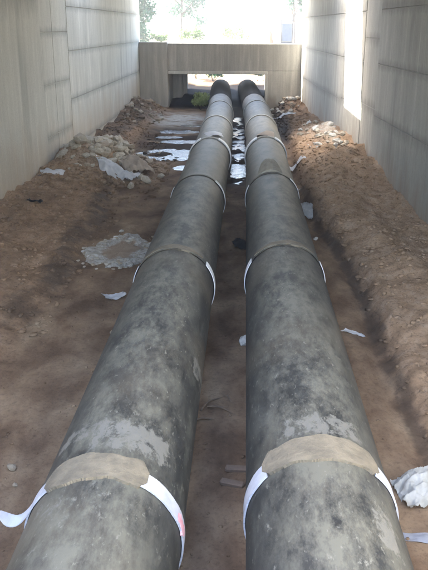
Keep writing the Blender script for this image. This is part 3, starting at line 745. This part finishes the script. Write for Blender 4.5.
# ------------------------------------------------------------------ plants and what stands outside
def leaf_cloud(name, centres, radii, n, size, m, parent, seed=0):
    rng = np.random.RandomState(seed); v = []; f = []
    cs = np.array(centres); rs = np.array(radii); pr_ = rs**2.2/np.sum(rs**2.2)
    idx = rng.choice(len(cs), n, p=pr_)
    d = rng.randn(n, 3); d /= np.linalg.norm(d, axis=1)[:, None]
    pos = cs[idx]+d*(rs[idx]*(rng.rand(n)**.45))[:, None]*np.array([1, 1, .8])
    for k in range(n):
        a_ = rng.randn(3); a_ /= np.linalg.norm(a_); b_ = np.cross(a_, rng.randn(3)); b_ /= np.linalg.norm(b_); s = size*(.6+.8*rng.rand())
        p = pos[k]; o = 4*k
        v += [p-a_*s, p-b_*s*.42, p+a_*s, p+b_*s*.42]; f.append((o, o+1, o+2, o+3))
    return link(name, mesh(name, v, f), m, parent)
def limb(bm, a_, b_, ra, rb, n=7):
    a_ = Vector(a_); b_ = Vector(b_); t = (b_-a_).normalized(); s = t.cross(Vector((.3, .9, .1))).normalized(); q = t.cross(s)
    A = [bm.verts.new(a_+(s*math.cos(k*6.283/n)+q*math.sin(k*6.283/n))*ra) for k in range(n)]
    B = [bm.verts.new(b_+(s*math.cos(k*6.283/n)+q*math.sin(k*6.283/n))*rb) for k in range(n)]
    for k in range(n): bm.faces.new((A[k], A[(k+1) % n], B[(k+1) % n], B[k]))
    bm.faces.new(B)
def tree(x, y, h, cr, nleaf, lsize, m, label, seed, extra=()):
    rng = random.Random(seed); root = tag(empty('tree', (x, y, gz(x, y)-.1)), label, 'tree', 'trees beyond the cross wall')
    bm = bmesh.new(); top = Vector((rng.uniform(-.3, .3), rng.uniform(-.3, .3), h*.62))
    limb(bm, (0, 0, -.3), top*.5, h*.03, h*.022); limb(bm, top*.5, top, h*.022, h*.012)
    cs = []; rs = []
    for k in range(9):
        a_ = rng.uniform(0, 6.28); z = h*rng.uniform(.30, .55); e = Vector((math.cos(a_)*cr*rng.uniform(.4, .8), math.sin(a_)*cr*rng.uniform(.4, .8), z+h*rng.uniform(.1, .35)))
        limb(bm, (top.x*z/(h*.62), top.y*z/(h*.62), z), e, h*.010, h*.004); cs.append(e); rs.append(cr*rng.uniform(.28, .45))
    for k in range(14):
        a_ = rng.uniform(0, 6.28); q = rng.uniform(.1, .85)*cr
        cs.append(Vector((math.cos(a_)*q, math.sin(a_)*q, h*rng.uniform(.25, .97)))); rs.append(cr*rng.uniform(.2, .36))
    for ex_ in extra:
        limb(bm, (0, 0, h*.3), ex_[:3], h*.008, h*.003); cs.append(Vector(ex_[:3])); rs.append(ex_[3])
    me = bpy.data.meshes.new('trunk'); bm.to_mesh(me); bm.free(); link('trunk', me, M['bark'], root, smooth=True)
    leaf_cloud('crown', [tuple(c) for c in cs], rs, nleaf, lsize, m, root, seed)
tree(-10.2, 62, 9.5, 3.0, 12000, .16, M['leaf'], 'dense teal green tree rising behind the cross wall side block', 1, [(1.2, 0, 1.4, 1.0), (1.7, -.3, 2.3, 1.1), (2.0, .2, 3.2, 1.0), (1.6, .4, 4.2, 1.1), (.6, -.6, 2.8, 1.2), (2.5, .5, 2.6, .6), (2.4, 0, 4.1, .7), (1.7, .8, .8, .9)])
tree(-6.7, 78, 7.5, 2.7, 4200, .17, M['leaf'], 'thin pale tree behind the cross wall, next to the dense green one', 2)
tree(4.2, 68, 6.5, 1.0, 1300, .13, M['leaf'], 'slender sparse young tree beside the pale signboard', 3)
def shrub(x, y, h, rad, n, ls, m, label, seed, cat='shrub'):
    rng = random.Random(seed); root = tag(empty('shrub', (x, y, gz(x, y)-.03)), label, cat)
    bm = bmesh.new(); cs = []; rs = []
    for k in range(8):
        a_ = rng.uniform(0, 6.28); e = Vector((math.cos(a_)*rad*rng.uniform(.3, .9), math.sin(a_)*rad*rng.uniform(.3, .9), h*rng.uniform(.5, .95)))
        limb(bm, (0, 0, 0), e, .015, .006, 5); cs.append(tuple(e)); rs.append(rad*.45)
    me = bpy.data.meshes.new('stem'); bm.to_mesh(me); bm.free(); link('stem', me, M['bark'], root)
    leaf_cloud('foliage', cs, rs, n, ls, m, root, seed)
shrub(-2.25, 37.9, .75, .55, 900, .085, M['leaf3'], 'bright green leafy plant standing in front of the cross wall opening', 4)
shrub(-3.1, 47.4, .9, .6, 900, .09, M['leaf'], 'sunlit green shrub on the slope seen through the cross wall opening', 5)
shrub(-7.2, 63, .9, .8, 400, .12, M['leaf2'], 'low pale green shrub peeping over the cross wall by the dense tree', 6)
shrub(-4.6, 66, 1.5, 1.1, 700, .13, M['leaf2'], 'pale loose shrub above the middle of the cross wall lintel', 7)
shrub(-1.0, 72, 1.3, 1.3, 500, .13, M['leaf2'], 'faint low shrub above the pipe ends, beyond the lintel', 9)
shrub(-2.0, 46.9, .8, .5, 600, .08, M['leaf'], 'small dark shrub at the far end of the opening, next to a pipe end', 10)
shrub(.75, 47.2, .8, .35, 400, .08, M['leaf'], 'small dark shrub at the far end of the opening, near the pier', 11)
# signboard and marker on the road beyond the wall
sx_, sy_ = 3.15, 60.0; sz_ = gz(sx_, sy_)
sg = tag(empty('signboard', (sx_, sy_, sz_)), 'small pale blue board on two grey posts above the cross wall', 'signboard')
for q in (-.42, .42): link('post', box_mesh('post', q-.04, q+.04, -.04, .04, -.2, 1.75, .01), M['steel'], sg)
link('board', box_mesh('board', -.375, .375, -.02, .02, .25, 1.55, .008), M['panel'], sg)
link('top_rail', box_mesh('top_rail', -.50, .50, -.03, .03, 1.753, 1.83, .008), M['steel'], sg)
link('lower_panel', box_mesh('lower_panel', -.375, .375, -.03, .03, .0, .245, .008), M['steel'], sg)
cx_, cy_ = 1.9, 60.0; cz_ = gz(cx_, cy_)
cn = tag(empty('traffic_cone', (cx_, cy_, cz_)), 'faded orange cone-shaped marker showing above the cross wall', 'cone')
bm = bmesh.new(); bmesh.ops.create_cone(bm, cap_ends=True, segments=20, radius1=.24, radius2=.05, depth=1.0, matrix=Matrix.Translation((0, 0, .55)))
me = bpy.data.meshes.new('cone_body'); bm.to_mesh(me); bm.free(); link('cone_body', me, M['orange'], cn)
link('base_plate', box_mesh('base_plate', -.32, .32, -.32, .32, -.05, .05, .02), M['orange'], cn)

# ------------------------------------------------------------------ thin haze volume added to stand in for lens glare at the far end
hm = bpy.data.materials.new('glare_haze'); hm.use_nodes = True; hn = hm.node_tree.nodes; hl = hm.node_tree.links
hn.remove(hn['Principled BSDF']); pv = hn.new('ShaderNodeVolumePrincipled')
pv.inputs['Color'].default_value = (.95, .95, .94, 1); pv.inputs['Density'].default_value = HAZE; pv.inputs['Anisotropy'].default_value = .3
hl.new(pv.outputs[0], hn['Material Output'].inputs['Volume'])
hz = link('haze', box_mesh('haze', -410, 410, -215, 520, -2.5, 16, 0), hm)
tag(hz, 'thin dusty air filling the passage and the street beyond', 'haze', kind='stuff')
